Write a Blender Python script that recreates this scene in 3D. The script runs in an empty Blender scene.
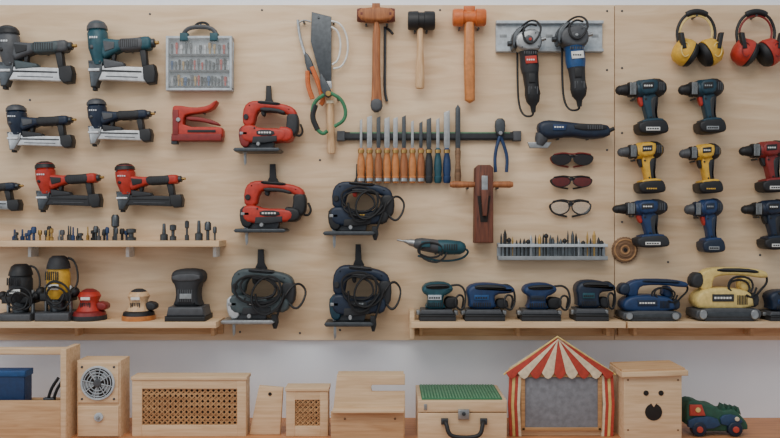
import bpy, bmesh, math, random
from mathutils import Vector
random.seed(7)
S=0.004; D=867.0; ZC=1.6
TABLE=-200.0; SH2=-98.0; SH1=-21.0
sc=bpy.context.scene
# ---------------------------------------------------------------- materials
def lin(c):
    c/=255.0
    return c/12.92 if c<=0.04045 else ((c+0.055)/1.055)**2.4
def rgb(t,m=1.0): return tuple(min(1,lin(v)*m) for v in t)+(1,)
PAL={ # name:(rgb,rough,metal)
'teal':((24,74,86),.5,0),'dteal':((16,54,70),.5,0),'tealgrey':((66,78,82),.55,0),'navy':((20,36,58),.5,0),'blue':((22,52,94),.5,0),
'bblue':((24,74,126),.5,0),'red':((178,48,34),.5,0),'dred':((128,34,32),.5,0),'orange':((204,104,46),.5,0),
'yellow':((216,168,56),.5,0),'cyel':((224,196,120),.55,0),'black':((25,26,29),.55,0),'soft':((40,42,46),.65,0),'dgrey':((72,74,78),.5,0),
'grey':((140,145,148),.5,0),'lgrey':((182,190,196),.5,0),'steel':((165,167,168),.38,.8),'dsteel':((80,84,88),.42,.75),
'silver':((208,210,212),.4,.4),'green':((40,84,66),.6,0),'rgreen':((52,118,80),.6,0),'rubber':((104,150,116),.75,0),'white':((222,222,218),.55,0),'cream':((232,214,182),.65,0),
'brass':((180,145,85),.4,.75),'amber':((196,124,68),.4,0),'chalk':((128,130,136),.85,0),'tred':((186,68,54),.65,0),'lens':((28,20,22),.15,0),
'rlens':((92,30,28),.2,0),'tblue':((36,64,98),.55,0),'clear':((210,215,215),.15,0),'dark':((30,24,20),.8,0),'felt':((110,60,50),.8,0)}
WOOD={'wood':((212,174,132),(184,142,100)),'lwood':((226,195,157),(204,170,130)),'dwood':((118,66,46),(72,38,28)),
'mwood':((172,108,64),(132,78,44)),'hwood':((220,186,146),(192,150,106)),'cane':((190,148,102),(154,110,70)),'bwood':((140,106,76),(98,70,46))}
_m={}
def M(k):
    if k in _m: return _m[k]
    m=bpy.data.materials.new(k); m.use_nodes=True; nt=m.node_tree; b=nt.nodes['Principled BSDF']
    tc=nt.nodes.new('ShaderNodeTexCoord'); mp=nt.nodes.new('ShaderNodeMapping'); nz=nt.nodes.new('ShaderNodeTexNoise')
    cr=nt.nodes.new('ShaderNodeValToRGB')
    nt.links.new(tc.outputs['Object'],mp.inputs['Vector']); nt.links.new(mp.outputs['Vector'],nz.inputs['Vector'])
    nt.links.new(nz.outputs['Fac'],cr.inputs['Fac']); nt.links.new(cr.outputs['Color'],b.inputs['Base Color'])
    if k in WOOD:
        a,c=WOOD[k]
        mp.inputs['Scale'].default_value=(3,30,40) if k not in('mwood','dwood','hwood') else (50,30,6)
        nz.inputs['Scale'].default_value=2.2; nz.inputs['Detail'].default_value=5; nz.inputs['Distortion'].default_value=.6
        cr.color_ramp.elements[0].position=.3; cr.color_ramp.elements[1].position=.7
        cr.color_ramp.elements[0].color=rgb(c); cr.color_ramp.elements[1].color=rgb(a)
        b.inputs['Roughness'].default_value=.6
    else:
        c,r,mt=PAL[k]
        nz.inputs['Scale'].default_value=60; nz.inputs['Detail'].default_value=4
        cr.color_ramp.elements[0].position=.25; cr.color_ramp.elements[1].position=.75
        cr.color_ramp.elements[0].color=rgb(c,.72); cr.color_ramp.elements[1].color=rgb(c,1.12)
        b.inputs['Roughness'].default_value=r; b.inputs['Metallic'].default_value=mt
        if k=='clear': b.inputs['Alpha'].default_value=.12
    _m[k]=m; return m
# ---------------------------------------------------------------- builder
def chaikin(p,n,closed):
    p=[tuple(q) for q in p]
    for _ in range(n):
        q=[];N=len(p)
        rng=range(N) if closed else range(N-1)
        if not closed: q.append(p[0])
        for i in rng:
            a=p[i];b=p[(i+1)%N]
            q.append(tuple(.75*u+.25*v for u,v in zip(a,b)))
            q.append(tuple(.25*u+.75*v for u,v in zip(a,b)))
        if not closed: q.append(p[-1])
        p=q
    return p
class O:
    def __init__(s,name,ref=20,x=0,y=0,sx=1,sy=None,rot=0,sd=1):
        s.name=name;s.ref=ref;s.ox=x;s.oy=y;s.sx=sx;s.sy=abs(sx) if sy is None else sy
        s.c=math.cos(math.radians(rot));s.s_=math.sin(math.radians(rot));s.sd=sd
        s.V=[];s.F=[];s.FM=[];s.FS=[];s.mats=[]
        s.k=(D-ref)/D
    def P(s,p):
        x,y,d=p; x*=s.sx;y*=s.sy
        x,y=x*s.c-y*s.s_, x*s.s_+y*s.c
        return ((x+s.ox-390)*S*s.k,-d*s.sd*S,ZC+(219-y-s.oy)*S*s.k)
    def mi(s,m):
        if m not in s.mats: s.mats.append(m)
        return s.mats.index(m)
    def rings(s,rings,mat,closed=False,caps=True,flatcap=True):
        m=s.mi(mat);n=len(rings[0]);b=len(s.V)
        for r in rings:
            for p in r: s.V.append(s.P(p))
        R=len(rings)
        for i in range(R if closed else R-1):
            j=(i+1)%R
            for k in range(n):
                l=(k+1)%n
                s.F.append((b+i*n+k,b+i*n+l,b+j*n+l,b+j*n+k));s.FM.append(m);s.FS.append(True)
        if caps and not closed:
            s.F.append(tuple(b+k for k in range(n))[::-1]);s.F.append(tuple(b+(R-1)*n+k for k in range(n)))
            s.FM+= [m,m];s.FS+=[not flatcap]*2
    def poly(s,pts,d0,d1,mat,b=1.5,sm=0):
        p=chaikin(pts,sm,True)
        A=sum(p[i-1][0]*p[i][1]-p[i][0]*p[i-1][1] for i in range(len(p)))
        if A<0:p=p[::-1]
        n=len(p)
        w=min(max(q[0] for q in p)-min(q[0] for q in p),max(q[1] for q in p)-min(q[1] for q in p))
        b=min(b,w*.35,(d1-d0)*.8)
        nr=[]
        for i in range(n):
            a=p[i-1];c=p[i];e=p[(i+1)%n]
            e1=(c[0]-a[0],c[1]-a[1]);e2=(e[0]-c[0],e[1]-c[1])
            l1=math.hypot(*e1) or 1;l2=math.hypot(*e2) or 1
            n1=(-e1[1]/l1,e1[0]/l1);n2=(-e2[1]/l2,e2[0]/l2)
            mx,my=n1[0]+n2[0],n1[1]+n2[1];l=math.hypot(mx,my)
            if l<.3: mx,my=n1
            else: mx/=l;my/=l
            k=1/max(.6,mx*n1[0]+my*n1[1]); nr.append((mx*k,my*k))
        L=[]
        for o,d in ((b*.5,d0),(0,d0+b*.5),(0,d1-b),(b*.13,d1-b*.5),(b*.5,d1-b*.13),(b,d1)):
            L.append([(p[i][0]+nr[i][0]*o,p[i][1]+nr[i][1]*o,d) for i in range(n)])
        s.rings(L,mat)
    def box(s,x0,y0,x1,y1,d0,d1,mat,b=.8): s.poly([(x0,y0),(x1,y0),(x1,y1),(x0,y1)],d0,d1,mat,b)
    def frame(s,d):
        t=Vector(d).normalized();u=Vector((0,0,1)) if abs(t.z)<.9 else Vector((1,0,0))
        a=t.cross(u).normalized();return a,t.cross(a).normalized()
    def lathe(s,p0,p1,prof,mat,n=18):
        p0=Vector(p0);p1=Vector(p1);a,c=s.frame(p1-p0);L=[]
        for t,r in prof:
            q=p0.lerp(p1,t);r=max(r,.02)
            L.append([tuple(q+a*r*math.cos(2*math.pi*i/n)+c*r*math.sin(2*math.pi*i/n)) for i in range(n)])
        s.rings(L,mat)
    def cyl(s,p0,p1,r,mat,r2=None,n=16):
        r2=r if r2 is None else r2;l=(Vector(p1)-Vector(p0)).length or 1;e=min(.25,r*.15/l)
        s.lathe(p0,p1,[(0,r*.85),(e,r),(1-e,r2),(1,r2*.85)],mat,n)
    def tube(s,pts,r,mat,n=8,sm=2,closed=False,fl=1):
        p=[Vector(q) for q in chaikin(pts,sm,closed)];N=len(p);L=[];u=None
        for i in range(N):
            t=(p[(i+1)%N]-p[i-1]) if closed or 0<i<N-1 else (p[1]-p[0] if i==0 else p[-1]-p[-2])
            if t.length<1e-6:t=Vector((1,0,0))
            t.normalize()
            if u is None:u=s.frame(t)[0]
            u=(u-t*u.dot(t)); u=u.normalized() if u.length>1e-5 else s.frame(t)[0]
            v=t.cross(u)
            L.append([tuple(p[i]+u*r*math.cos(2*math.pi*k/n)+v*r*math.sin(2*math.pi*k/n)) for k in range(n)])
        s.rings(L,mat,closed=closed)
    def ell(s,c,r,mat,n=16,m=10):
        L=[]
        for j in range(m+1):
            f=math.pi*j/m;rr=max(math.sin(f),.02)
            L.append([(c[0]+r[0]*rr*math.cos(2*math.pi*i/n),c[1]-r[1]*math.cos(f),c[2]+r[2]*rr*math.sin(2*math.pi*i/n)) for i in range(n)])
        s.rings(L,mat)
    def ring(s,cx,cy,d,rx,ry,r,mat,n=24): s.tube([(cx+rx*math.cos(2*math.pi*i/n),cy+ry*math.sin(2*math.pi*i/n),d) for i in range(n)],r,mat,n=6,sm=0,closed=True)
    def disc(s,cx,cy,d0,d1,r,mat,n=24,b=.6): s.poly([(cx+r*math.cos(2*math.pi*i/n),cy+r*math.sin(2*math.pi*i/n)) for i in range(n)],d0,d1,mat,b)
    def coil(s,cx,cy,rx,ry,d,turns,mat,r=1.1,tilt=.3,seed=1):
        R=random.Random(seed);pts=[]
        ph=R.uniform(0,6)
        for i in range(int(turns*10)):
            a=2*math.pi*i/10;q=1+.24*math.sin(i*.31+ph);sh=2.2*math.sin(i*.13+ph)
            pts.append((cx+sh+rx*q*math.cos(a)+tilt*ry*math.sin(a)+R.uniform(-.8,.8),cy+sh*.5+ry*q*math.sin(a)+R.uniform(-.8,.8),d+1.6*math.sin(i*.5)+i*.05))
        s.tube(pts,r,mat,n=6,sm=1)
    def vents(s,x,y,w,h,n,d,mat='black',vert=True):
        for i in range(n):
            if vert: s.box(x+w*i/n,y,x+w*(i+.5)/n,y+h,d-1,d+.3,mat,.1)
            else: s.box(x,y+h*i/n,x+w,y+h*(i+.5)/n,d-1,d+.3,mat,.1)
    def text(s,x,y,w,d,mat,n=5,h=1.6):
        for i in range(n):
            s.box(x+w*i/n,y,x+w*(i+.7)/n,y+h,d-.6,d+.3,mat,.1)
    def screws(s,pts,d,mat='dsteel'):
        for x,y in pts: s.disc(x,y,d-1,d+.4,1.0,mat,8,.2)
    def peg(s,x,y,d): s.cyl((x,y,0),(x,y,d),1.1,'dsteel',n=10)
    def done(s,rest=None):
        me=bpy.data.meshes.new(s.name)
        c=[(min(v[i] for v in s.V)+max(v[i] for v in s.V))/2 for i in range(3)]
        me.from_pydata([tuple(v[i]-c[i] for i in range(3)) for v in s.V],[],s.F)
        for m in s.mats: me.materials.append(M(m))
        me.polygons.foreach_set('material_index',s.FM);me.polygons.foreach_set('use_smooth',s.FS)
        bm=bmesh.new();bm.from_mesh(me);bmesh.ops.recalc_face_normals(bm,faces=bm.faces);bm.to_mesh(me);bm.free()
        me.set_sharp_from_angle(angle=math.radians(42))
        o=bpy.data.objects.new(s.name,me);sc.collection.objects.link(o)
        if rest is not None: c[2]+= (ZC+rest*S)-min(v[2] for v in s.V)
        o.location=c;return o
def bpy_(ref,z=TABLE): return 219-z*D/(D-ref)
# ---------------------------------------------------------------- room
def room():
    def slab(name,x0,x1,y0,y1,z0,z1,mat):
        me=bpy.data.meshes.new(name);bm=bmesh.new();bmesh.ops.create_cube(bm,size=1)
        for v in bm.verts: v.co=Vector(((v.co.x)*(x1-x0),(v.co.y)*(y1-y0),(v.co.z)*(z1-z0)))
        bm.to_mesh(me);bm.free();me.materials.append(mat);o=bpy.data.objects.new(name,me);o.location=((x0+x1)/2,(y0+y1)/2,(z0+z1)/2);sc.collection.objects.link(o);return o
    def pm(name,c1,c2,scale,nscale,rough,knots=False):
        m=bpy.data.materials.new(name);m.use_nodes=True;nt=m.node_tree;b=nt.nodes['Principled BSDF'];N=nt.nodes.new;L=nt.links.new
        tc=N('ShaderNodeTexCoord');mp=N('ShaderNodeMapping');mp.inputs['Scale'].default_value=scale;L(tc.outputs['Object'],mp.inputs['Vector'])
        nz=N('ShaderNodeTexNoise');nz.inputs['Scale'].default_value=nscale;nz.inputs['Detail'].default_value=6;nz.inputs['Distortion'].default_value=.8;L(mp.outputs['Vector'],nz.inputs['Vector'])
        cr=N('ShaderNodeValToRGB');cr.color_ramp.elements[0].position=.3;cr.color_ramp.elements[1].position=.68
        cr.color_ramp.elements[0].color=rgb(c1);cr.color_ramp.elements[1].color=rgb(c2);L(nz.outputs['Fac'],cr.inputs['Fac'])
        out=cr.outputs['Color']
        if knots:
            n2=N('ShaderNodeTexNoise');n2.inputs['Scale'].default_value=1.3;n2.inputs['Detail'].default_value=2;L(tc.outputs['Object'],n2.inputs['Vector'])
            c2_=N('ShaderNodeValToRGB');c2_.color_ramp.elements[0].position=.3;c2_.color_ramp.elements[1].position=.7
            c2_.color_ramp.elements[0].color=(.86,.83,.80,1);c2_.color_ramp.elements[1].color=(1,1,1,1);L(n2.outputs['Fac'],c2_.inputs['Fac'])
            mx=N('ShaderNodeMix');mx.data_type='RGBA';mx.blend_type='MULTIPLY';mx.inputs[0].default_value=1
            L(out,mx.inputs[6]);L(c2_.outputs['Color'],mx.inputs[7]);out=mx.outputs[2]
            vo=N('ShaderNodeTexVoronoi');vo.inputs['Scale'].default_value=2.3
            m3=N('ShaderNodeMapping');m3.inputs['Scale'].default_value=(.8,1,1.4);L(tc.outputs['Object'],m3.inputs['Vector']);L(m3.outputs['Vector'],vo.inputs['Vector'])
            c3=N('ShaderNodeValToRGB');c3.color_ramp.elements[0].position=.015;c3.color_ramp.elements[1].position=.05
            c3.color_ramp.elements[0].color=(.6,.45,.33,1);c3.color_ramp.elements[1].color=(1,1,1,1);L(vo.outputs['Distance'],c3.inputs['Fac'])
            mx2=N('ShaderNodeMix');mx2.data_type='RGBA';mx2.blend_type='MULTIPLY';mx2.inputs[0].default_value=.4
            L(out,mx2.inputs[6]);L(c3.outputs['Color'],mx2.inputs[7]);out=mx2.outputs[2]
        L(out,b.inputs['Base Color']);b.inputs['Roughness'].default_value=rough;return m
    ply=pm('plywood_surface',(215,183,146),(236,209,175),(1.2,6,9),3,.65,True)
    white=pm('painted_plaster',(232,236,243),(240,243,248),(1,1,1),4,.85)
    fl=pm('floor_planks',(120,90,65),(150,115,85),(2,10,1),3,.5)
    tb=pm('table_board',(176,116,74),(202,140,92),(2,12,12),3,.5)
    slab('wall_back',-3,3,.022,.14,-.0,3.0,white)
    slab('floor',-3,3,-5,.14,-.1,0,fl)
    zt=ZC+(219-5)*S;zb=ZC+(219-340)*S;xs=(614.5-390)*S
    slab('wall_panel_1',-2.6,xs-.0015,0,.0215,zb,zt,ply)
    slab('wall_panel_2',xs+.0015,2.6,0,.0215,zb,zt,ply)
    slab('workbench_top',-2.2,2.2,-.66,.0215,ZC+TABLE*S-.045,ZC+TABLE*S,tb)
    for n,x in enumerate((-2.1,-.7,.7,2.1)):
        slab('workbench_leg',x-.04,x+.04,-.6,-.52,0,ZC+TABLE*S-.045,tb)
    o=O('wall_screws',0)
    for x,y in [(607,11),(622,11),(607,70),(622,68),(607,150),(622,133),(622,222),(606,300),(622,262),(150,14),(262,10),(440,10),(600,332),(560,332),(300,333),(240,332),(668,262),(760,255),(30,100),(155,112),(320,160),(340,330),(470,330)]:
        o.disc(x,y,-.2,.6,1.1,'dsteel',10,.3)
    o.done()
room()
# ---------------------------------------------------------------- tools
def nailer(x,y,w,h,body='teal',grip='soft',mag='steel',name='nail_gun',cap='black',tip='dsteel'):
    o=O(name,18,x,y,w/72,h/64)
    o.lathe((11,0,14),(14,42,14),[(0,6),(.05,9),(.2,10),(.22,9.2),(.26,10.5),(.6,10.2),(.8,8),(1,6)],body,20)
    o.lathe((10.8,-1,14),(11.5,8,14),[(0,4.5),(.2,8),(.6,10.4),(1,10.8)],cap,20)
    o.poly([(14,15),(24,17),(36,18),(52,17),(66,14),(70,17),(70,26),(65,28),(50,27),(38,28),(28,33),(18,38)],7,21,body,3.5,1)
    o.poly([(34,17),(52,16.5),(62,15),(63,27.5),(50,28.5),(36,29.5)],6.2,21.8,grip,3.5,1)
    o.vents(38,18.5,20,7.5,9,21.6,'black')
    o.cyl((68,21,14),(73,20.5,14),4.5,'dsteel');o.cyl((73,20.5,14),(77,20,14),1.8,'brass')
    o.poly([(27,31),(32,31),(31,39),(28,38)],11,17,'black',1)
    o.poly([(19,36),(40,40),(42,44),(20,46)],9,19,grip,1.5)
    o.poly([(8,44),(20,43),(72,45),(73,57),(66,59),(20,57),(8,58)],10,18,mag,1)
    o.poly([(14,47),(60,48.5),(60,50),(14,49)],17,18.6,'black',.3);o.poly([(22,53),(56,54),(56,55),(22,54)],17,18.4,'dgrey',.2)
    o.poly([(61,43),(73,42),(75,50),(74,60),(66,61),(62,56)],8,20,'black',1.5)
    o.poly([(57,27),(64,27),(66,44),(60,44)],10,18,'black',1.5)
    o.poly([(3,38),(19,38),(18,50),(14,58),(12,64),(6,64),(5,55)],8,19,tip,1.5)
    o.box(7,52,11,67,10,16,'black');o.box(4,46,16,49,18,20.5,'silver')
    o.text(7,16,9,24.4,'silver',4,2);o.ell((9,26,23),(2.2,2.2,1.6),cap);o.screws([(5,10),(17,10),(17,40),(6,40)],22)
    o.poly([(20,20),(32,21),(32,27),(22,30)],20,21.8,cap,.6)
    o.peg(45,27,12)
    o.done()
nailer(-6,26,76,60,'dgrey','tealgrey','silver',cap='black')
nailer(85,21,68,66,'teal','dgrey','silver',cap='dgrey')
nailer(4,105,66,45,'navy','soft','silver',cap='dgrey',tip='steel')
nailer(85,99,64,45,'navy','soft','silver',cap='dgrey',tip='steel')
nailer(33,162,65,48,'red','soft','soft')
nailer(113,164,67,46,'red','soft','soft')
nailer(-49,173,66,40,'navy','soft','steel')
def accessory_case():
    o=O('drill_bit_case',12)
    o.box(166,36,232,90,0,5,'grey',2);o.poly([(166,38),(180,35),(230,36),(233,42),(231,90),(166,90)],5,6.5,'lgrey',1)
    for r,(y0,y1) in enumerate([(41,54),(57,70),(73,86)]):
        o.box(169,y1-.5,229,y1+1.8,6,11,'dgrey',.5)
        n=[13,16,18][r]
        for i in range(n):
            x=171+57*i/(n-1);t=random.uniform(0,4.5);rr=random.uniform(1,1.7)
            o.lathe((x,y1,8),(x,y0+t,8),[(0,rr*.7),(.5,rr*.7),(.52,rr*1.1),(.92,rr*1.1),(1,.2)],random.choice(['dgrey','dsteel','black','silver','brass','tred','bblue','dsteel']),8)
    o.box(166,36,232,38.5,4,13,'lgrey',.6);o.box(166,88,232,90.5,4,13,'lgrey',.6);o.box(166,38,168.5,89,4,13,'lgrey',.6);o.box(229.5,38,232,89,4,13,'lgrey',.6)
    o.box(168,38,230,88,12.4,13,'clear',.2)
    o.tube([(182,38,8),(183,31,8),(190,26,8),(208,26,8),(215,31,8),(216,38,8)],2.2,'dgrey')
    o.tube([(192,28,8),(196,21,5),(206,21,5),(209,29,8)],1.3,'black')
    o.box(180,33,188,41,6,14,'teal',1);o.box(210,33,218,41,6,14,'teal',1);o.peg(200,24,9)
    o.done()
accessory_case()
def stapler():
    o=O('hand_stapler',14,172,100)
    o.poly([(0,8),(4,5),(22,8),(36,6),(44,0),(46,2),(40,10),(28,13),(18,14),(12,16),(11,27),(46,27),(51,28),(51,39),(44,40),(2,40),(1,28)],4,16,'red',1.5,1)
    o.poly([(14,16),(28,17),(44,21),(49,26),(40,24),(28,21),(14,20)],6,14,'dred',1,1)
    o.box(0,34,50,41,3,17,'dred',1);o.box(1,10,7,36,15,17,'dred',.6);o.box(16,30,44,32.5,15.5,16.8,'black',.4)
    o.cyl((7,20,15),(7,20,18),2.2,'steel');o.peg(30,12,8);o.peg(12,16,10);o.box(-1,36,5,44,6,14,'dsteel',.5)
    o.done()
stapler()
def jigsaw(x,y,w,h,body='red',grip='black',cord=None,sole='dsteel',label='white',seed=1,nose='black',v=0):
    o=O('jigsaw',20,x,y,w/72,h/78)
    o.poly([(29,-2),(35,-2),(36,12),(39,17),(39,22),(26,22),(26,17),(28.5,12)],1,5,'black',.8,0)
    o.tube([(27,21,3),(27,24,12),(28,19,21)],1.5,'black');o.tube([(38,21,3),(38,24,12),(37,18,21)],1.5,'black');o.peg(32,3,3)
    o.poly([(3,28),(8,19),(18,16),(34,18),(54,20),(66,24),(70,31),(66,36),(56,30),(44,26),(28,25),(20,29),(17,44),(4,44)],9,23,body,3,1)
    o.poly([(24,23.5),(44,24.5),(56,28),(54,31),(42,28),(26,28)],8.5,23.4,grip,1.2,1)
    o.poly([(22,16.5),(36,17.5),(50,19),(48,22),(34,21),(22,20)],8,24,grip,1.5,1)
    o.poly([(57,30),(69,29),(72,38),(70,52),(60,56),(54,50),(57,42)],9,23.5,grip,3,1)
    o.poly([(25,26),(31,27),(30,33),(26,32)],12,20,'red' if grip=='black' and body!='red' else 'black',1,1)
    o.poly([(2,43),(16,42),(24,46),(52,46),(58,50),(56,59),(40,61),(10,62),(2,56)],5,27,body,3,1)
    o.poly([(46,44),(62,45),(66,52),(62,60),(48,60)],6,26.5,grip if v else body,3,1)
    o.poly([(17,55),(46,54),(46,60),(30,62),(16,62)],20,28,'soft' if body=='red' else grip,1,0)
    o.poly([(21,48),(42,48),(44,54),(22,54)],26,27.8,grip,.5,1);o.text(24,50,16,27.8,label,5,1.8)
    o.vents(48,48,11,9,6,26);o.screws([(19,46),(19,58),(45,58)],27.2,'black');o.screws([(12,22),(60,26)],22.6,'black')
    o.poly([(0,44),(12,43),(14,54),(12,66),(3,66),(-1,56)],7,26,nose,2,1)
    o.box(1,50,10,53,25,27,'steel' if nose!='steel' else 'dsteel',.4);o.cyl((8,34,22),(8,34,24.6),3,grip)
    o.poly([(5,60),(42,60),(40,67),(8,67)],10,22,'dgrey',1)
    o.poly([(-4,67),(48,67),(51,69),(48,71),(-4,71),(-6,69)],2,32,sole,.8)
    o.box(3,62,8,72,13,18,'steel',.6)
    o.poly([(4,70),(7,70),(7,82),(5,85),(4,80)],15,16.2,'steel',.2)
    o.cyl((24,63,26),(24,63,31),2.2,'steel')
    if cord:
        o.coil(34,37,21,13,28,2.3,cord,1.15,.25,seed);o.coil(42,40,15,17,30,1.6,cord,1.15,-.2,seed+9)
        o.tube([(62,48,22),(72,58,24),(80,50,22),(83,38,16),(74,30,18),(64,38,26),(58,50,28),(52,66,26)],1.2,cord)
        o.poly([(47,62),(53,62),(54,70),(52,76),(49,76),(47,70)],21,27,'black',1)
    else:
        o.tube([(64,50,16),(72,54,14),(76,48,10),(72,40,5)],1.3,'black')
    o.done()
jigsaw(240,85,59,74,'red','soft',nose='dred')
jigsaw(241,165,66,74,'red','black',v=1)
jigsaw(329,165,66,77,'navy','black','black',label='yellow',seed=3,v=1)
jigsaw(228,252,68,78,'tealgrey','soft','black',sole='steel',label='silver',seed=5,nose='silver')
jigsaw(330,247,62,86,'navy','soft','black',label='grey',seed=8,nose='dteal')
# striking tools
o=O('wooden_mallet',14)
o.poly([(357,9),(376,7),(395,9),(395,20),(376,22),(357,20)],4,18,'mwood',3,1)
o.lathe((357,14.5,11),(365,14.5,11),[(0,6.4),(.5,7.2),(1,7)],'felt');o.lathe((387,14.5,11),(395,14.5,11),[(0,7),(.5,7.2),(1,6.4)],'felt')
o.box(372,3,380,9,7,15,'mwood',1)
o.poly([(372.5,20),(380.5,20),(380,60),(381,92),(383,108),(376,112),(370,108),(372,92)],7,15,'mwood',2.5,1)
o.poly([(371.5,98),(381.5,98),(383,108),(376,113),(370,108)],6.6,15.6,'dgrey',2.5,1)
o.peg(366,23,8);o.peg(387,23,8);o.done()
o=O('pry_bar',6);o.tube([(385,26,2.5),(385,60,2.5),(384.5,90,2.5),(387,101,3)],1.4,'dsteel');o.tube([(385,27,2.5),(389,29,4),(393,34,6)],1.3,'black');o.done()
o=O('rubber_mallet',14)
o.lathe((408,20,11),(435,20,11),[(0,8.5),(.05,9.3),(.38,9.5),(.4,8.4),(.6,8.4),(.62,9.5),(.95,9.3),(1,8.5)],'black',22)
o.lathe((420.5,13,11),(420,88,11),[(0,3),(.2,3),(.5,3.3),(.75,4.4),(.97,4.6),(1,3.8)],'hwood')
o.peg(415,30,9);o.peg(427,30,9);o.done()
o=O('sledge_mallet',14)
o.lathe((453,17,12),(486,17,12),[(0,7.5),(.04,8.6),(.3,8.6),(.32,6.6),(.68,6.6),(.7,8.6),(.96,8.6),(1,7.5)],'orange',22)
o.poly([(465,9),(474,9),(475,60),(475,100),(470,103),(465,100),(464,60)],8,16,'amber',3,0);o.box(464,6,475,12,8,16,'orange',1.5)
o.peg(460,27,9);o.peg(479,27,9);o.done()
# saws and shears
o=O('japanese_pull_saw',12)
o.poly([(311,10),(331,15),(331,84),(326,88),(322,84),(310,40)],4,5,'dsteel',.3)
o.poly([(323,80),(331,80),(332,92),(325,92)],3.5,6,'steel',.5)
o.lathe((329,88,6),(331,153,6),[(0,3),(.1,3.4),(.6,3.8),(.95,4.2),(1,3.6)],'hwood');o.box(326,100,333.5,103,2,10,'cream',.4);o.peg(318,16,6);o.peg(330,100,3);o.done()
o=O('long_nose_pliers',14)
o.tube([(297,18,6),(299,36,6),(306,58,7),(311,72,7)],1.5,'steel');o.tube([(296,22,6),(303,18,6),(310,20,6)],1,'steel')
o.poly([(303,50),(309,54),(315,70),(310,74),(305,66)],4,9,'dsteel',1,1)
o.tube([(311,66,8),(318,82,8),(323,100,8),(320,104,8)],2.4,'orange');o.tube([(307,70,8),(307,84,8),(312,98,8)],2.4,'orange')
o.peg(303,20,6);o.done()
o=O('pruning_shears',22)
o.tube([(326,92,15),(314,100,15),(311,112,15),(314,126,15),(322,134,15),(327,130,15)],1.9,'rgreen');o.tube([(330,92,17),(341,98,17),(346,110,17),(344,120,17),(334,126,17)],1.8,'rgreen')
o.tube([(315,104,15),(311,116,15),(317,129,15)],2.7,'black')
o.poly([(319,72),(323,74),(333,94),(326,98),(320,88)],13,17,'dsteel',1,1);o.cyl((328,93,14),(328,93,19),2.8,'brass');o.peg(337,97,14);o.done()
o=O('white_cable_loop',12)
o.tube([(331,20,8),(340,22,7),(347,34,6),(348,52,6),(342,66,7),(333,68,8)],1.0,'white');o.tube([(331,26,9),(338,30,8),(341,44,7),(338,60,8),(332,64,9)],1,'white');o.peg(333,21,8);o.done()
# angle grinders on rail
o=O('steel_wall_rail',5)
o.poly([(496,21),(603,21),(603,52),(496,52)],0,3,'lgrey',.6);o.box(496,21,603,24,2,8,'lgrey',.5);o.box(496,49,603,52,2,8,'lgrey',.5)
for i in range(9): o.box(500+i*11.5,34,507+i*11.5,37,2.4,3.4,'grey',.3)
o.done()
def grinder(x,y,w,h,body,low,seed,head):
    o=O('angle_grinder',24,x,y,w/34,h/95)
    o.poly([(2,16),(8,8),(22,5),(30,10),(32,22),(27,30),(12,31),(4,26)],10,30,head,4,1)
    o.poly([(0,12),(6,4),(14,2),(12,8),(6,14),(4,28),(0,26)],9,28,'dsteel',2,1)
    o.cyl((1,20,18),(-4,20,18),3,'dsteel');o.cyl((30,16,18),(37,14,18),2.2,'steel');o.screws([(10,12),(24,11),(27,25),(10,26)],29.6)
    o.disc(17,18,29,31.5,4.5,'dgrey',20,1);o.cyl((18,18,31),(18,18,32.5),1.6,'red' if body=='soft' else 'steel')
    o.lathe((18,28,20),(20,52,20),[(0,9),(.06,10.4),(.12,9.4),(.7,10),(1,9)],body,20)
    o.lathe((20,50,20),(23,80,20),[(0,9),(.15,8.4),(.6,7.6),(.85,8.4),(1,7)],low,20)
    o.lathe((22.6,78,20),(23.5,95,20),[(0,8),(.3,7),(.6,3.2),(1,2.2)],'black',16)
    o.tube([(23.5,93,20),(23,99,18),(14,98,12),(9,84,9.5),(8,50,9.5),(8,16,9.5),(10,2,10),(18,-5,18),(26,-4,24),(31,4,26),(28,14,30),(20,24,32),(12,20,32),(10,8,30),(18,0,27),(26,2,25)],1.15,'black')
    o.poly([(13,36),(25,35),(26,43),(14,44)],28,30.4,'red' if body=='soft' else 'white',.4);o.text(14.5,39,9,30.4,'white' if body=='soft' else 'black',4,1.6)
    o.box(17,54,24,64,27,29,'black',.8);o.vents(17,68,11,8,5,27.2,'dgrey');o.vents(12,30.5,14,3,6,29.6,'dgrey')
    o.cyl((14,8,8),(14,8,12),2,'dsteel');o.done()
grinder(512,24,32,88,'soft','black',1,'steel');grinder(557,20,34,86,'bblue','soft',2,'dgrey')
# earmuffs
def earmuffs(x,y,col,b2):
    o=O('safety_earmuffs',20,x,y)
    o.tube([(5,34,12),(3,20,12),(10,6,13),(23,2,13),(36,6,13),(43,20,12),(41,34,12)],1.5,'black');o.tube([(8,32,12),(6,20,12),(12,9,13),(23,5,13),(34,9,13),(40,20,12),(38,32,12)],1.1,b2)
    o.tube([(13,5,13),(17,3,14),(23,2,14),(29,3,14),(33,5,13)],3.0,'black',n=10)
    for sgn,cx in ((1,10),(-1,36)):
        q=lambda t,z:(cx+sgn*t,43+t*.5,z)
        o.lathe(q(-10,15),q(4,15),[(0,4),(.1,9),(.35,12.5),(.8,14),(1,13.6)],col,24)
        o.lathe(q(4,15),q(10,15),[(0,12.5),(.25,13.2),(.75,11.5),(1,8)],'black',24)
        o.poly([(cx-sgn*7-2,26),(cx-sgn*7+2,26),(cx-sgn*4+2,42),(cx-sgn*4-2,42)],22,29,'black',1)
        o.ring(cx-sgn*3,43,27.6,4,7,.6,b2,16)
    o.peg(23,6,15);o.done()
earmuffs(676,8,'yellow','cyel');earmuffs(736,8,'red','dred')
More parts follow.
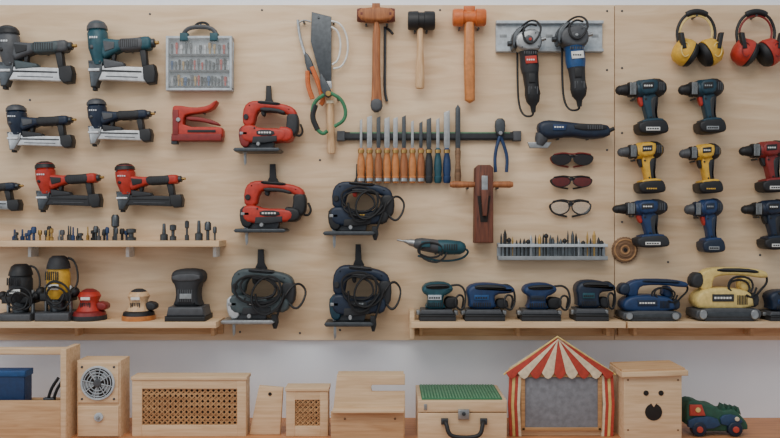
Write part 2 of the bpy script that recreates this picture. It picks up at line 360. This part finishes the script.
# magnetic strip with chisels
o=O('magnetic_tool_strip',5);o.box(338,132,520,140,0,6,'black',.8);o.box(344,133.5,514,138.5,5.6,6.6,'soft',.3);o.box(350,132.4,510,133.4,5,6.3,'rubber',.2);o.box(337,131,345,141,0,7.5,'dgrey',1);o.box(513,131,521,141,0,7.5,'dgrey',1);o.done()
CH=[(361,'amber',1.3),(369.5,'amber',2.6),(378.5,'mwood',2.0),(387,'amber',2.7),(395.5,'amber',2.3),(404,'mwood',2.0),(412.5,'amber',1.4),(421,'mwood',1.7),(429,'soft',2.4),(438,'teal',1.7),(447,'blue',3)]
for x,c,w in CH:
    o=O('wood_chisel',10);t=114+random.uniform(0,7)
    if c=='blue': t=110
    o.poly([(x-w,t+2),(x+w,t),(x+w,146),(x+1,151),(x-1,151),(x-w,146)],6.6,8.4,'dsteel' if c in('mwood','soft') else 'steel',.5)
    o.lathe((x,148,8.5),(x,183,8.5),[(0,1.8),(.04,3),(.12,3.1),(.16,2.4),(.35,3.6),(.6,4.0),(.8,3.3),(.82,3.9),(.95,3.7),(1,2.8)],c,16)
    o.lathe((x,149,8.5),(x,153,8.5),[(0,2.2),(.2,3.2),(1,3.2)],'brass',12)
    if c in('amber','mwood'): o.lathe((x,178,8.5),(x,182,8.5),[(0,3.9),(.8,3.95),(1,3.2)],'steel',12)
    o.done()
o=O('wood_rasp',10);o.poly([(455.5,108),(458,104),(460.5,108),(460.5,150),(455.5,150)],6.6,9,'dsteel',.5);o.lathe((458,148,8.5),(458,183,8.5),[(0,2),(.1,3),(.4,2.4),(.8,3.4),(1,2.4)],'bwood');o.done()
o=O('pincers',12)
o.tube([(499,119,8),(497,124,8),(500,134,8),(505,146,8),(508,158,8),(507,172,8)],1.7,'blue');o.tube([(502,119,9),(504,125,9),(501,134,9),(497,146,9),(495,158,9),(496,172,9)],1.7,'blue')
o.poly([(496,118),(505,118),(506,128),(503,136),(498,136),(495,128)],5,11,'dsteel',1.5,1);o.cyl((500.5,133,6),(500.5,133,13),2,'steel');o.peg(500,126,7);o.done()
# multitool
o=O('oscillating_multitool',16)
o.poly([(537,124),(545,120),(560,121),(584,124),(606,124),(611,130),(609,137),(590,139),(570,136),(552,139),(540,137)],5,22,'navy',5,1)
o.poly([(572,124),(604,125),(606,131),(574,131)],20,23,'black',1,1);o.vents(586,126,16,4,7,23.4,'dgrey')
o.lathe((543,134,13),(540,145,13),[(0,7),(.5,6.5),(1,4)],'dgrey');o.poly([(528,142),(552,142),(548,148),(530,148)],11,15,'steel',.6)
o.poly([(552,125),(566,125),(564,131),(552,131)],21,23,'blue',.4);o.text(553,127,10,23,'white',4,1.5);o.cyl((609,131,13),(615,128,13),2,'black');o.peg(560,138,8);o.peg(590,138,8);o.done()
# drills
def drill(x,y,w,h,body,trim='black',chuck='black',lab='white'):
    o=O('cordless_drill',16,x,y,w/52,h/55)
    o.lathe((0,13,14),(12,12.5,14),[(0,1.4),(.1,3.4),(.35,5),(.38,4.6),(.9,6),(1,5.5)],chuck,18)
    o.lathe((12,12.5,14),(21,12,14),[(0,6),(.1,7.4),(.45,7.8),(.5,6.8),(.9,8),(1,7.6)],trim,20)
    for i in range(5): o.box(13+i*1.3,6,13.6+i*1.3,18,20.6,21.8,'grey',.1)
    o.lathe((20,12,14),(50,10,14),[(0,7.5),(.12,9),(.5,9.2),(.8,8.6),(.95,7),(1,4.5)],body,22)
    o.lathe((38,10.7,14),(51,10,14),[(0,9.4),(.1,9.6),(.5,9),(.8,7),(1,4.5)],trim,22)
    o.poly([(21,4),(40,2),(42,10),(39,17),(24,19)],5,24.2,body,3,1)
    o.poly([(26,15),(42,14),(41,24),(40,34),(43,44),(32,46),(30,36),(27,26)],8,20,body,3,1)
    o.poly([(33,20),(42.5,17),(42,28),(41,36),(44,45),(36,45),(34,34)],7.4,20.8,trim,3,1)
    o.poly([(22,19),(27,18),(29,25),(26.5,30),(23.5,26)],11,17,'red' if body in('dteal','blue') else trim,1.2,1)
    o.poly([(21,44),(46,42),(50,45),(52,53),(48,56),(26,57),(21,53)],3,25,trim,2.5,1)
    o.poly([(25,42),(45,40.5),(48,45),(25,46.5)],4,24,body,1.2,1)
    o.box(28,50,42,53.5,24.6,26,lab,.3);o.text(29,51,12,26,'black' if lab!='black' else 'yellow',5,1.4);o.poly([(25,7),(36,6),(36,12),(25,13)],23.6,24.8,trim,.3);o.text(26,9,9,24.8,lab if lab!='black' else 'white',4,1.6);o.vents(42,6,6,8,3,23.2,'dgrey')
    o.screws([(29,22),(34,40),(22,16)],20.6,'black')
    o.peg(32,20,10);o.peg(20,21,12);o.done()
drill(616,77,51,56,'dteal','black');drill(679,77,45,55,'dteal','black',lab='grey')
drill(618,140,46,52,'yellow','black',chuck='dgrey',lab='black');drill(680,142,41,50,'yellow','black',chuck='dgrey',lab='black')
drill(740,139,48,52,'dred','black');drill(613,198,55,48,'blue','soft',chuck='black');drill(685,197,38,54,'blue','navy',chuck='dgrey',lab='grey');drill(742,198,48,50,'navy','black')
def glasses(x,y,w,h,lens,fr,ac):
    o=O('safety_glasses',10,x,y,w/41,h/14)
    G=[(0,3),(8,.5),(18,2),(19.5,5),(18,10),(11,13),(4,12),(0,8)]
    for k in (0,1):
        q=lambda a:[((41-u if k else u),v) for u,v in a]
        o.poly(q(G),7,9,lens,.8,1)
        o.tube([(u,v,8.5) for u,v in q(G)],.65,fr,n=6,sm=1,closed=True)
        o.tube([(u,v,d) for (u,v),d in zip(q([(0,4),(-1,6),(4,12),(18,14.5)]),(8,5,3,2))],.9,ac)
    o.tube([(18,3.5,8.5),(20.5,2.4,9.5),(23,3.5,8.5)],1.2,fr);o.tube([(2,1.5,9),(12,-.5,9.4),(20,1.5,9.6),(29,-.5,9.4),(39,1.5,9)],.8,ac);o.peg(20.5,4.6,9);o.done()
glasses(552,153,41,13,'lens','black','dred');glasses(552,176,40,12,'rlens','black','black');glasses(551,200,40,16,'clear','black','black')
# hand plane
o=O('wooden_hand_plane',16)
o.poly([(475,168),(478,165),(490,165),(493,168),(493,243),(474,243)],3,20,'dwood',1.5)
o.poly([(477,196),(490,196),(487,222),(480,222)],19.5,20.6,'dark',.3);o.poly([(480,190),(488,190),(486,216),(482,216)],19,26,'dwood',1)
o.poly([(481,176),(487,176),(487,204),(481,204)],20,23,'steel',.4)
o.lathe((450,184.5,16),(513,184.5,16),[(0,2.4),(.05,3.4),(.35,3),(.4,2.2),(.6,2.2),(.65,3),(.95,3.4),(1,2.4)],'mwood',14);o.peg(484,186,6);o.peg(468,188,15);o.peg(498,188,15);o.done()
# rotary tool
o=O('rotary_tool',16)
o.lathe((413,243,14),(440,247,14),[(0,3),(.1,5),(.3,6.5),(.8,7),(1,7)],'dgrey',18);o.lathe((438,246.7,14),(466,248,14),[(0,7.2),(.3,7.6),(.8,6.8),(.95,4.5),(1,2)],'teal',18)
o.lathe((404,241,14),(414,243.2,14),[(0,1.5),(.4,2.5),(.6,3.6),(1,4)],'steel',12);o.cyl((397,240,14),(405,241.4,14),1,'steel')
o.coil(430,251,12,8,20,2.2,'black',1.0,.2,4);o.box(421,241,430,247,20,22,'teal',.6);o.vents(444,244,14,6,6,21.2);o.tube([(464,248,14),(470,252,12),(462,260,8),(440,262,8),(418,256,10)],1.1,'teal');o.peg(436,254,10);o.peg(455,254,10);o.done()
# bit rack
o=O('drill_bit_rack',10)
o.box(498,243,607,258,0,3,'lgrey',.5);o.box(498,244,607,247,2,14,'lgrey',.5);o.box(498,256,607,260,2,14,'grey',.5)
for i in range(28):
    x=502+i*3.7+random.uniform(-.8,.8);t=random.uniform(229,241);r=random.uniform(.7,1.8);m=random.choice(['steel','black','brass','dsteel','black','dsteel'])
    o.lathe((x,256,9),(x,t,9),[(0,r*.6),(.45,r*.6),(.47,r),(.8,r),(.85,r*.8),(1,.2)],m,8)
    if i%5==2: o.ell((x,t+3,9),(2.4,2.4,2.4),m,8,6)
o.done()
o=O('carved_wood_disc',6);n=56
o.poly([(626+(13.2 if i%2 else 12.6)*math.cos(2*math.pi*i/n),250+(13.2 if i%2 else 12.6)*math.sin(2*math.pi*i/n)) for i in range(n)],0,3.5,'bwood',.8)
for r in (10.5,7,4): o.ring(626,250,3.5,r,r,.8,'cane' if r!=7 else 'bwood')
o.disc(626,250,3.5,4.5,2,'dark');o.done()
# ---------------------------------------------------------------- shelves
def shelf(name,x0,x1,zt,thick,depth,supports,cleat):
    o=O(name,depth);k=o.k;y=219-zt/k
    o.box(x0,y,x1,y+thick,0,depth,'lwood',.6)
    if cleat: o.box(x0+1,y+thick-.05,x1-1,y+thick+cleat,0,6,'wood',.5)
    for sx in supports: o.poly([(sx,y+thick),(sx+3.5,y+thick),(sx+3.5,y+thick+11),(sx,y+thick+11)],0,depth*.5,'wood' if cleat else 'white',.4)
    return o
shelf('wall_shelf',-30,219,SH1,6,36,[20,120,209],0).done()
shelf('wall_shelf',-30,216,SH2,6,44,[66,206],11).done()
o=shelf('wall_shelf',411,626,SH2,6,44,[420,520,612],13);o.box(410,313,415,341,0,30,'lwood',.6);o.done()
o=shelf('wall_shelf',628,830,SH2,6,44,[640,760],13);o.done()
# router bits
o=O('router_bits',20)
def rb(x,h,r,ty,m='dsteel',d=16):
    y=bpy_(20,SH1)
    o.lathe((x,y,d),(x,y-h,d),{0:[(0,r),(.35,r),(.4,r*.5),(.95,r*.4),(1,r*.3)],1:[(0,r*.5),(.5,r*.5),(.55,r),(.9,r),(1,r*.6)],2:[(0,r),(.25,r),(.3,r*.5),(.6,r*.5),(.65,r),(.95,r),(1,r*.4)]}[ty],m,12)
for i in range(30): rb(11+i*3.9+random.uniform(-1,1),random.uniform(7,15),random.uniform(1.5,2.7),random.randint(0,2),random.choice(['dsteel','black','dgrey','brass','blue','steel','dsteel']),random.uniform(10,24))
for x,h,r,t in [(114,26,4,1),(130,12,5,2),(163,17,4,0),(172,16,3.4,2),(186,20,2.2,2),(198,20,4,0),(207,19,3.4,1),(214,14,2,1)]: rb(x,h,r,t)
o.done(rest=SH1)
# routers
def router(x,w,h,body,top,seed,y):
    o=O('plunge_router',26,x,y,w/44,h/58)
    o.poly([(0,50),(44,50),(44,58),(0,58)],4,40,'dgrey',2);o.cyl((22,36,22),(22,51,22),10,'dsteel',n=22)
    o.cyl((6,26,22),(6,52,22),2.2,'steel');o.cyl((38,26,22),(38,52,22),2.2,'steel');o.box(2,32,42,40,12,32,'black',2)
    o.lathe((22,2,22),(22,38,22),[(0,9),(.05,12),(.3,13),(.33,14),(.85,14),(1,11)],body,26)
    o.lathe((22,-2,22),(22,10,22),[(0,7),(.2,11),(.7,13.6),(1,14.4)],top,26)
    o.ell((0,32,24),(6,5,6),'black');o.ell((44,32,24),(6,5,6),'black');o.vents(12,12,18,8,7,36.2,'black');o.box(15,24,29,29,35,36.6,'white',.4);o.text(16,26,12,36.6,'black',5,1.4)
    o.coil(28,34,14,11,37,2.2,'black',1.15,.2,seed);o.tube([(34,0,22),(42,2,22),(48,12,24),(49,24,26),(42,34,30)],1.2,'black');o.done(rest=SH2)
router(2,34,54,'soft','black',2,268);router(40,34,62,'yellow','soft',6,259)
def orbital(x,w,h,body,base,y,stripe,side):
    o=O('orbital_sander',26,x,y,w/38,h/33)
    o.lathe((18,2,22),(18,24,22),[(0,6),(.06,10),(.25,12.5),(.5,10),(.7,11),(1,14.5)],body,26)
    o.lathe((18,0,22),(18,6,22),[(0,4),(.3,8),(1,11.5)],stripe,24)
    o.lathe((18,23,22),(18,28,22),[(0,14),(.3,17),(1,18)],side,26);o.lathe((18,28,22),(18,33,22),[(0,18.5),(.8,19),(1,18.5)],base,26)
    o.poly([(27,13),(39,15),(39,22),(29,23)],15,29,stripe,2,1);o.vents(12,14,12,5,6,32.8,'black');o.box(13,8,23,11,33,34.6,'white',.2);o.done(rest=SH2)
orbital(72,34,31,'red','soft',293,'dred','dred');orbital(122,33,31,'hwood','amber',294,'soft','black')
o=O('palm_sander',26,170,272,36/37,51/51)
o.poly([(2,4),(8,0),(28,0),(35,4),(35,12),(30,16),(29,30),(33,38),(3,38),(7,28),(6,16),(2,12)],8,34,'soft',6,1)
o.poly([(4,5),(32,4),(33,11),(5,12)],33,35,'dgrey',1,1);o.vents(10,20,16,12,7,34.2,'dgrey')
o.poly([(1,37),(36,37),(38,46),(-1,46)],5,38,'dgrey',2);o.box(-2,46,39,51,3,40,'black',1);o.box(12,24,24,29,33.5,35,'grey',.3);o.done(rest=SH2)
def palm(x,y,w,h,body,acc,v,seed):
    o=O('sheet_sander',24,x,y,w/48,h/38)
    if v==0:
        o.poly([(2,6),(8,1),(26,0),(36,3),(38,8),(32,12),(26,14),(26,21),(30,27),(5,27),(9,20),(9,14),(3,11)],9,31,body,4,1)
        o.poly([(6,2.5),(28,1),(35,4.5),(28,7),(7,7)],14,32.5,'black',2.5,1)
        o.poly([(28,15),(42,15),(44,20),(42,27),(28,27)],14,26,'black',2,1)
    else:
        o.poly([(1,8),(8,2),(24,1),(40,3),(50,5),(52,10),(44,11.5),(32,12),(30,18),(33,27),(4,27),(4,18)],9,31,body,4,1)
        o.poly([(9,3),(26,2),(42,4),(42,8),(26,7),(10,7.5)],14,32.5,'black',2,1)
        o.poly([(32,17),(44,17),(46,27),(33,27)],15,25,'soft',2,1)
    o.poly([(9,12.5),(24,12.5),(24,17.5),(9,17.5)],30.4,32,acc,.4);o.text(10,14.5,13,32,'black' if acc!='black' else 'grey',5,1.6);o.vents(8,20,19,4.5,8,31.2,'black')
    o.poly([(1,27),(36,27),(38,31.5),(-1,31.5)],6,35,'dgrey',1.2);o.box(-1,31.5,40,34,4,37,'black',.8);o.box(-1,34,40,38,4,37,'soft',.5)
    o.box(-4,28.5,0,33,14,26,'steel',.6);o.box(39,28.5,43,33,14,26,'steel',.6);o.cyl((6,32.5,34),(32,32.5,34),.9,'steel',n=8)
    o.tube([(36,4,20),(46,3,20),(52,9,22),(52,22,26),(46,29,30),(39,22,32),(42,12,30),(50,14,28),(48,26,26)],1.1,'black')
    o.done(rest=SH2)
palm(420,283,42,38,'teal','lgrey',0,1);palm(465,283,46,38,'blue','bblue',1,2);palm(521,284,45,37,'blue','navy',0,3);palm(574,280,38,41,'navy','teal',1,4)
def belt(x,y,w,h,body,acc,cord,seed,name='belt_sander'):
    o=O(name,26,x,y,w/90,h/52)
    o.poly([(6,28),(16,22),(40,21),(60,23),(68,28),(70,42),(10,42),(4,36)],8,33,body,3.5,1)
    o.poly([(12,24),(10,12),(16,5),(28,2),(60,2),(80,4),(88,7),(88,12),(78,12),(60,9.5),(34,9.5),(26,13),(25,24)],13,27,body,2.5,1)
    o.poly([(30,2.5),(62,2.5),(78,5),(76,8),(60,6.5),(30,6.5)],12.4,27.8,acc,1.5,1)
    o.poly([(56,24),(58,11),(68,11),(70,26)],13,27,body,2.5,1)
    o.poly([(1,14),(6,7),(14,7),(16,16),(12,22),(3,21)],12,28,acc,3,1)
    o.poly([(62,27),(74,26),(78,31),(76,40),(64,40)],11,29,acc,3,1)
    o.poly([(22,27),(46,27),(46,34),(22,34)],32.4,34,acc,.5);o.text(24,29.5,20,34,'white',6,2);o.vents(50,28,12,9,7,33.2,'black')
    o.poly([(4,40),(70,40),(76,44),(74,50),(66,52),(8,52),(2,49)],6,37,'dgrey',1.5,1)
    o.cyl((10,46,36),(10,46,39),4.5,'steel',n=20);o.cyl((67,46,36),(67,46,39),4.5,'steel',n=20);o.box(15,43.5,62,48.5,36,38,'dsteel',.5);o.box(12,50,66,52.5,5,38,'soft',.4)
    o.coil(54,20,14,9,30,2.2,cord,1.15,.1,seed);o.tube([(86,10,20),(90,12,20),(88,18,22),(80,24,24),(70,32,30),(60,28,34)],1.2,cord);o.done(rest=SH2)
belt(618,279,72,42,'blue','navy','black',1);belt(690,266,80,54,'cyel','soft','black',4)
palm(766,290,46,31,'navy','blue',1,7)
# ---------------------------------------------------------------- toys and boxes on bench
def lattice(o,x0,y0,x1,y1,d,p,w,mat):
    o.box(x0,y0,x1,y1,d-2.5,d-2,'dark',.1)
    def st(a,b,z):
        l=math.hypot(b[0]-a[0],b[1]-a[1]);nx,ny=-(b[1]-a[1])/l*w/2,(b[0]-a[0])/l*w/2
        o.poly([(a[0]+nx,a[1]+ny),(b[0]+nx,b[1]+ny),(b[0]-nx,b[1]-ny),(a[0]-nx,a[1]-ny)],z,z+.5,mat,.1)
    nx_=round((x1-x0)/p);ny_=round((y1-y0)/p)
    for i in range(nx_+1): st((x0+(x1-x0)*i/nx_,y0),(x0+(x1-x0)*i/nx_,y1),d-1.6)
    for i in range(ny_+1): st((x0,y0+(y1-y0)*i/ny_),(x1,y0+(y1-y0)*i/ny_),d-1.2)
    W=x1-x0;H=y1-y0;t=-H
    while t<W:
        a=max(0,t);b=min(W,t+H)
        if b-a>1: st((x0+a,y0+a-t),(x0+b,y0+b-t),d-.8); st((x0+a,y1-(a-t)),(x0+b,y1-(b-t)),d-.5)
        t+=p
B=bpy_
r=82;o=O('wooden_tool_caddy',r);bt=B(r)
o.box(-60,401,61,bt,78,82,'wood',.6);o.box(-60,405,61,bt,48,52,'wood',.6);o.box(-60,bt-4,61,bt-.1,52,78,'wood',.4)
o.box(61,349,67,bt,48,84,'lwood',1);o.box(-66,349,-60,bt,48,84,'lwood',1);o.box(-60,350,61,357,62,70,'lwood',1.2)
o.done(rest=TABLE)
o=O('blue_storage_tin',74);o.box(-30,371,24,410,56,73,'blue',1.5);o.box(-31,370,25,376,55,74,'bblue',1);o.box(-30,410,20,B(74)-6,57,72,'blue',1);o.done(rest=TABLE+4.5)
o=O('combination_pliers',70);o.tube([(46,398,64),(49,388,64),(56,378,64)],1.6,'black');o.tube([(51,400,64),(54,390,64),(60,381,64)],1.6,'black');o.poly([(41,398),(52,398),(53,B(70)-6),(42,B(70)-6)],60,66,'dsteel',1);o.done(rest=TABLE+4.5)
# fan box
r=74;o=O('wooden_fan_box',r);bt=B(r)
o.box(76,361,120,bt,44,72,'lwood',1);o.box(77.5,362.5,118.5,403,71.5,74,'lwood',.8);o.box(77.5,406,118.5,bt-1,71.5,74,'lwood',.8)
fx,fy=98,383
o.disc(fx,fy,73.5,75,16,'dark',36);o.ring(fx,fy,75,16,16,1.3,'lgrey',36)
for q in (13.5,10.5,7.5): o.ring(fx,fy,76,q,q,.4,'lgrey',30)
for i in range(8):
    a=math.pi*i/4+.2;o.tube([(fx+4*math.cos(a),fy+4*math.sin(a),76),(fx+16*math.cos(a),fy+16*math.sin(a),76)],.4,'lgrey',n=6,sm=0)
for i in range(5):
    a=2*math.pi*i/5;f=lambda t,q:(fx+q*math.cos(a+t),fy+q*math.sin(a+t));o.poly([f(0,4),f(.2,14),f(.8,14),f(.7,4)],74.6,75.4,'grey',.1)
o.disc(fx,fy,75,77,3.8,'dgrey')
for a,b in ((82,367),(114,367),(82,399),(114,399)): o.disc(a,b,73.6,74.6,1.2,'dsteel',8,.2)
o.disc(99,417,73.6,76.5,4.5,'lgrey',24,1);o.disc(99,417,76.5,79,1.8,'grey');o.done(rest=TABLE)
def latbox(o,x0,y0,x1,bt,d0,d1,ix0,iy0,ix1,iy1,p,w):
    o.box(x0,y0,ix0,bt,d1-5,d1,'lwood',.5);o.box(ix1,y0,x1,bt,d1-5,d1,'lwood',.5);o.box(ix0-.3,y0,ix1+.3,iy0,d1-5,d1-.2,'lwood',.5);o.box(ix0-.3,iy1,ix1+.3,bt,d1-5,d1-.2,'lwood',.5)
    o.box(x0,y0,x0+4,bt,d0,d1-5,'lwood',.4);o.box(x1-4,y0,x1,bt,d0,d1-5,'lwood',.4);o.box(x0+4,y0,x1-4,bt,d0,d0+3,'lwood',.4);o.box(x0+4,bt-4,x1-4,bt,d0+3,d1-5,'lwood',.4)
    lattice(o,ix0,iy0,ix1,iy1,d1-1,p,w,'cane')
r=70;o=O('cane_lattice_crate',r);bt=B(r)
latbox(o,132,380,246,bt,48,70,142,389,237,425,5.4,1.45)
o.box(131,377,247,380.3,47,71,'lwood',.8);o.done(rest=TABLE)
r=64;o=O('wooden_board_stand',r);bt=B(r)
o.poly([(259,386),(283,388),(280,bt),(249,bt)],58,64,'lwood',.8);o.poly([(262,392),(272,392),(268,bt),(252,bt)],48,58,'wood',.8);o.disc(270,394,63.5,64.6,1.8,'dark',12,.2);o.done(rest=TABLE)
r=70;o=O('cane_lattice_box',r);bt=B(r);latbox(o,286,391,328,bt,48,70,295,400,320,426,5.2,1.4);o.box(285,388,329,391.3,47,71,'lwood',.6);o.done(rest=TABLE)
# step stool
r=80;o=O('wooden_step_stool',r);bt=B(r)
o.poly([(337,375),(405,375),(405,385),(372,385),(371,388),(372,392),(405,392),(405,bt),(331,bt),(334,402)],74,80,'lwood',.8)
o.box(337,376,404,380,54,74,'lwood',.6);o.box(333,408,404,411,78,90,'lwood',.8);o.poly([(338,380),(341,380),(337,bt),(333,bt)],54,74,'wood',.5);o.box(399,402,403,bt,54,74,'wood',.5);o.box(331,411,404,bt,80,83,'wood',.6)
for a in (345,395): o.disc(a,418,82.8,83.6,1.2,'bwood',8,.2)
o.done(rest=TABLE)
# toolbox with handle
r=95;o=O('wooden_toolbox',r);bt=B(r)
o.box(418,413,507,bt,20,95,'lwood',1);o.box(418,401,507,412.3,20,95,'lwood',1)
o.box(422,399.6,503,401.2,25,90,'rgreen',.4)
for i in range(26): o.box(423+i*3.06,398.9,424.6+i*3.06,399.8,26,89,'rubber',.2)
o.tube([(444,421,96),(446,422,101),(448,432,104),(456,435,104),(472,435,104),(480,432,104),(482,422,101),(484,421,96)],2.1,'black',n=10);o.box(441,418,448,424,94.5,98,'dsteel',.6);o.box(480,418,487,424,94.5,98,'dsteel',.6)
o.box(458,409,469,419,94.5,98,'steel',.8);o.disc(463.5,413,98,99,2,'dsteel',12,.3);o.box(424,404,427,410,94.6,95.6,'steel',.2);o.done(rest=TABLE)
# circus tent chalkboard
r=72;o=O('circus_tent_chalkboard',r);bt=B(r)
ap=(558,339);nb=9
base=[(506+108.0*i/nb,373) for i in range(nb+1)]
for i in range(nb):
    a=base[i];b=base[i+1];m=((a[0]+b[0])/2,a[1]+6)
    o.poly([ap,(a[0],a[1]),((a[0]*3+b[0])/4,a[1]+4.5),m,((a[0]+b[0]*3)/4,a[1]+4.5),(b[0],b[1])],66,72.5 if i%2 else 72,'tred' if i%2==0 else 'cream',.3)
o.poly([(558,343),(512,373),(608,373)],46,66,'cream',.5)
o.poly([(511,371),(609,371),(612,bt),(511,bt)],56,67,'lwood',.6)
o.box(525,377,599,429,67,69,'chalk',.4);o.box(522,374,602,377.5,67,70.5,'cane',.5);o.box(522,428,602,431.5,67,70.5,'cane',.5);o.box(521.5,375,525.5,431,67,70.5,'cane',.5);o.box(598.5,375,602.5,431,67,70.5,'cane',.5)
for k,(xa,xb) in enumerate(((510,522),(602,614))):
    for j in range(4):
        u0=xa+(xb-xa)*j/4;u1=xa+(xb-xa)*(j+1)/4;sg=1 if k==0 else -1
        o.poly([(u0,376),(u1,376),(u1-sg*1.5,405),(u1,bt),(u0,bt),(u0-sg*1.5,405)],67,69.5,['tred','cyel','tred','cream'][j] if k==0 else ['cream','tred','cyel','tred'][j],.4)
o.tube([(504,375,70),(558,337,70),(616,375,70)],1,'cyel',sm=0,n=6);o.done(rest=TABLE)
# birdhouse
r=84;o=O('wooden_birdhouse_box',r);bt=B(r)
o.box(624,374,682,bt,44,84,'lwood',1);o.poly([(621,372),(687,370),(687,375),(621,377)],42,88,'lwood',.8)
o.poly([(622,370),(685,368),(685,371),(622,373)],40,84,'wood',.5)
for a in (646,661): o.disc(a,393,83.6,84.6,2.6,'dark',20,.2)
n=28;o.poly([(653.5+8.5*math.cos(t),412+8.5*math.sin(t)) for t in [2*math.pi*i/n for i in range(n)]],83.6,84.6,'dark',.2)
o.poly([(650.5,402.5),(656.5,402.5),(653.5,407)],84.2,85.2,'lwood',.2)
for a,b in ((628,380),(678,380),(628,430),(678,430)): o.disc(a,b,83.6,84.4,1,'bwood',8,.2)
o.done(rest=TABLE)
# toy truck
r=70;o=O('painted_wooden_toy_truck',r,0,0);bt=B(r)
o.poly([(687,406),(691,401),(700,402),(706,406),(716,406),(722,412),(735,410),(741,415),(749,424),(749,432),(688,432)],46,68,'green',1.5,1)
o.poly([(690,405),(702,405),(706,416),(690,416)],67,70,'tred',.8);o.poly([(688,418),(716,416),(722,428),(688,430)],67,71,'tblue',.8,1)
o.poly([(720,416),(735,414),(746,424),(722,427)],67,70,'tblue',.8,1);o.disc(698,410,69.6,71,2.6,'cyel');o.disc(737,419,69.5,71.4,2.2,'cream')
for t in range(4): o.poly([(724+t*5,412+t*.6),(726.5+t*5,406+t),(729+t*5,413+t*1.2)],52,64,'green',.4)
for cx in (699,735):
    o.disc(cx,bt-7.5,64,72,7.5,'navy',24,1.5);o.disc(cx,bt-7.5,72,73.5,3.2,'tred',16,.5)
o.done(rest=TABLE)
# ---------------------------------------------------------------- light & camera
w=bpy.data.worlds.new('world');sc.world=w;w.use_nodes=True;bg=w.node_tree.nodes['Background'];bg.inputs[0].default_value=(.88,.94,1,1);bg.inputs[1].default_value=.62
def area(name,loc,target,size,power,col):
    l=bpy.data.lights.new(name,'AREA');l.shape='RECTANGLE';l.size=size[0];l.size_y=size[1];l.energy=power;l.color=col
    o=bpy.data.objects.new(name,l);o.location=loc;o.rotation_euler=(Vector(target)-Vector(loc)).to_track_quat('-Z','Y').to_euler();sc.collection.objects.link(o)
area('ceiling_light_panel',(-.4,-2.0,3.7),(0.1,0,1.5),(2.6,1.6),58,(1,.96,.90))
area('window_light',(-3.2,-2.6,2.5),(0,0,1.5),(1.6,1.6),24,(.90,.95,1))
cam=bpy.data.cameras.new('camera');cam.sensor_width=36;cam.lens=36*D/780
co=bpy.data.objects.new('camera',cam);co.location=(0,-D*S,ZC);co.rotation_euler=(math.pi/2,0,0);sc.collection.objects.link(co);sc.camera=co
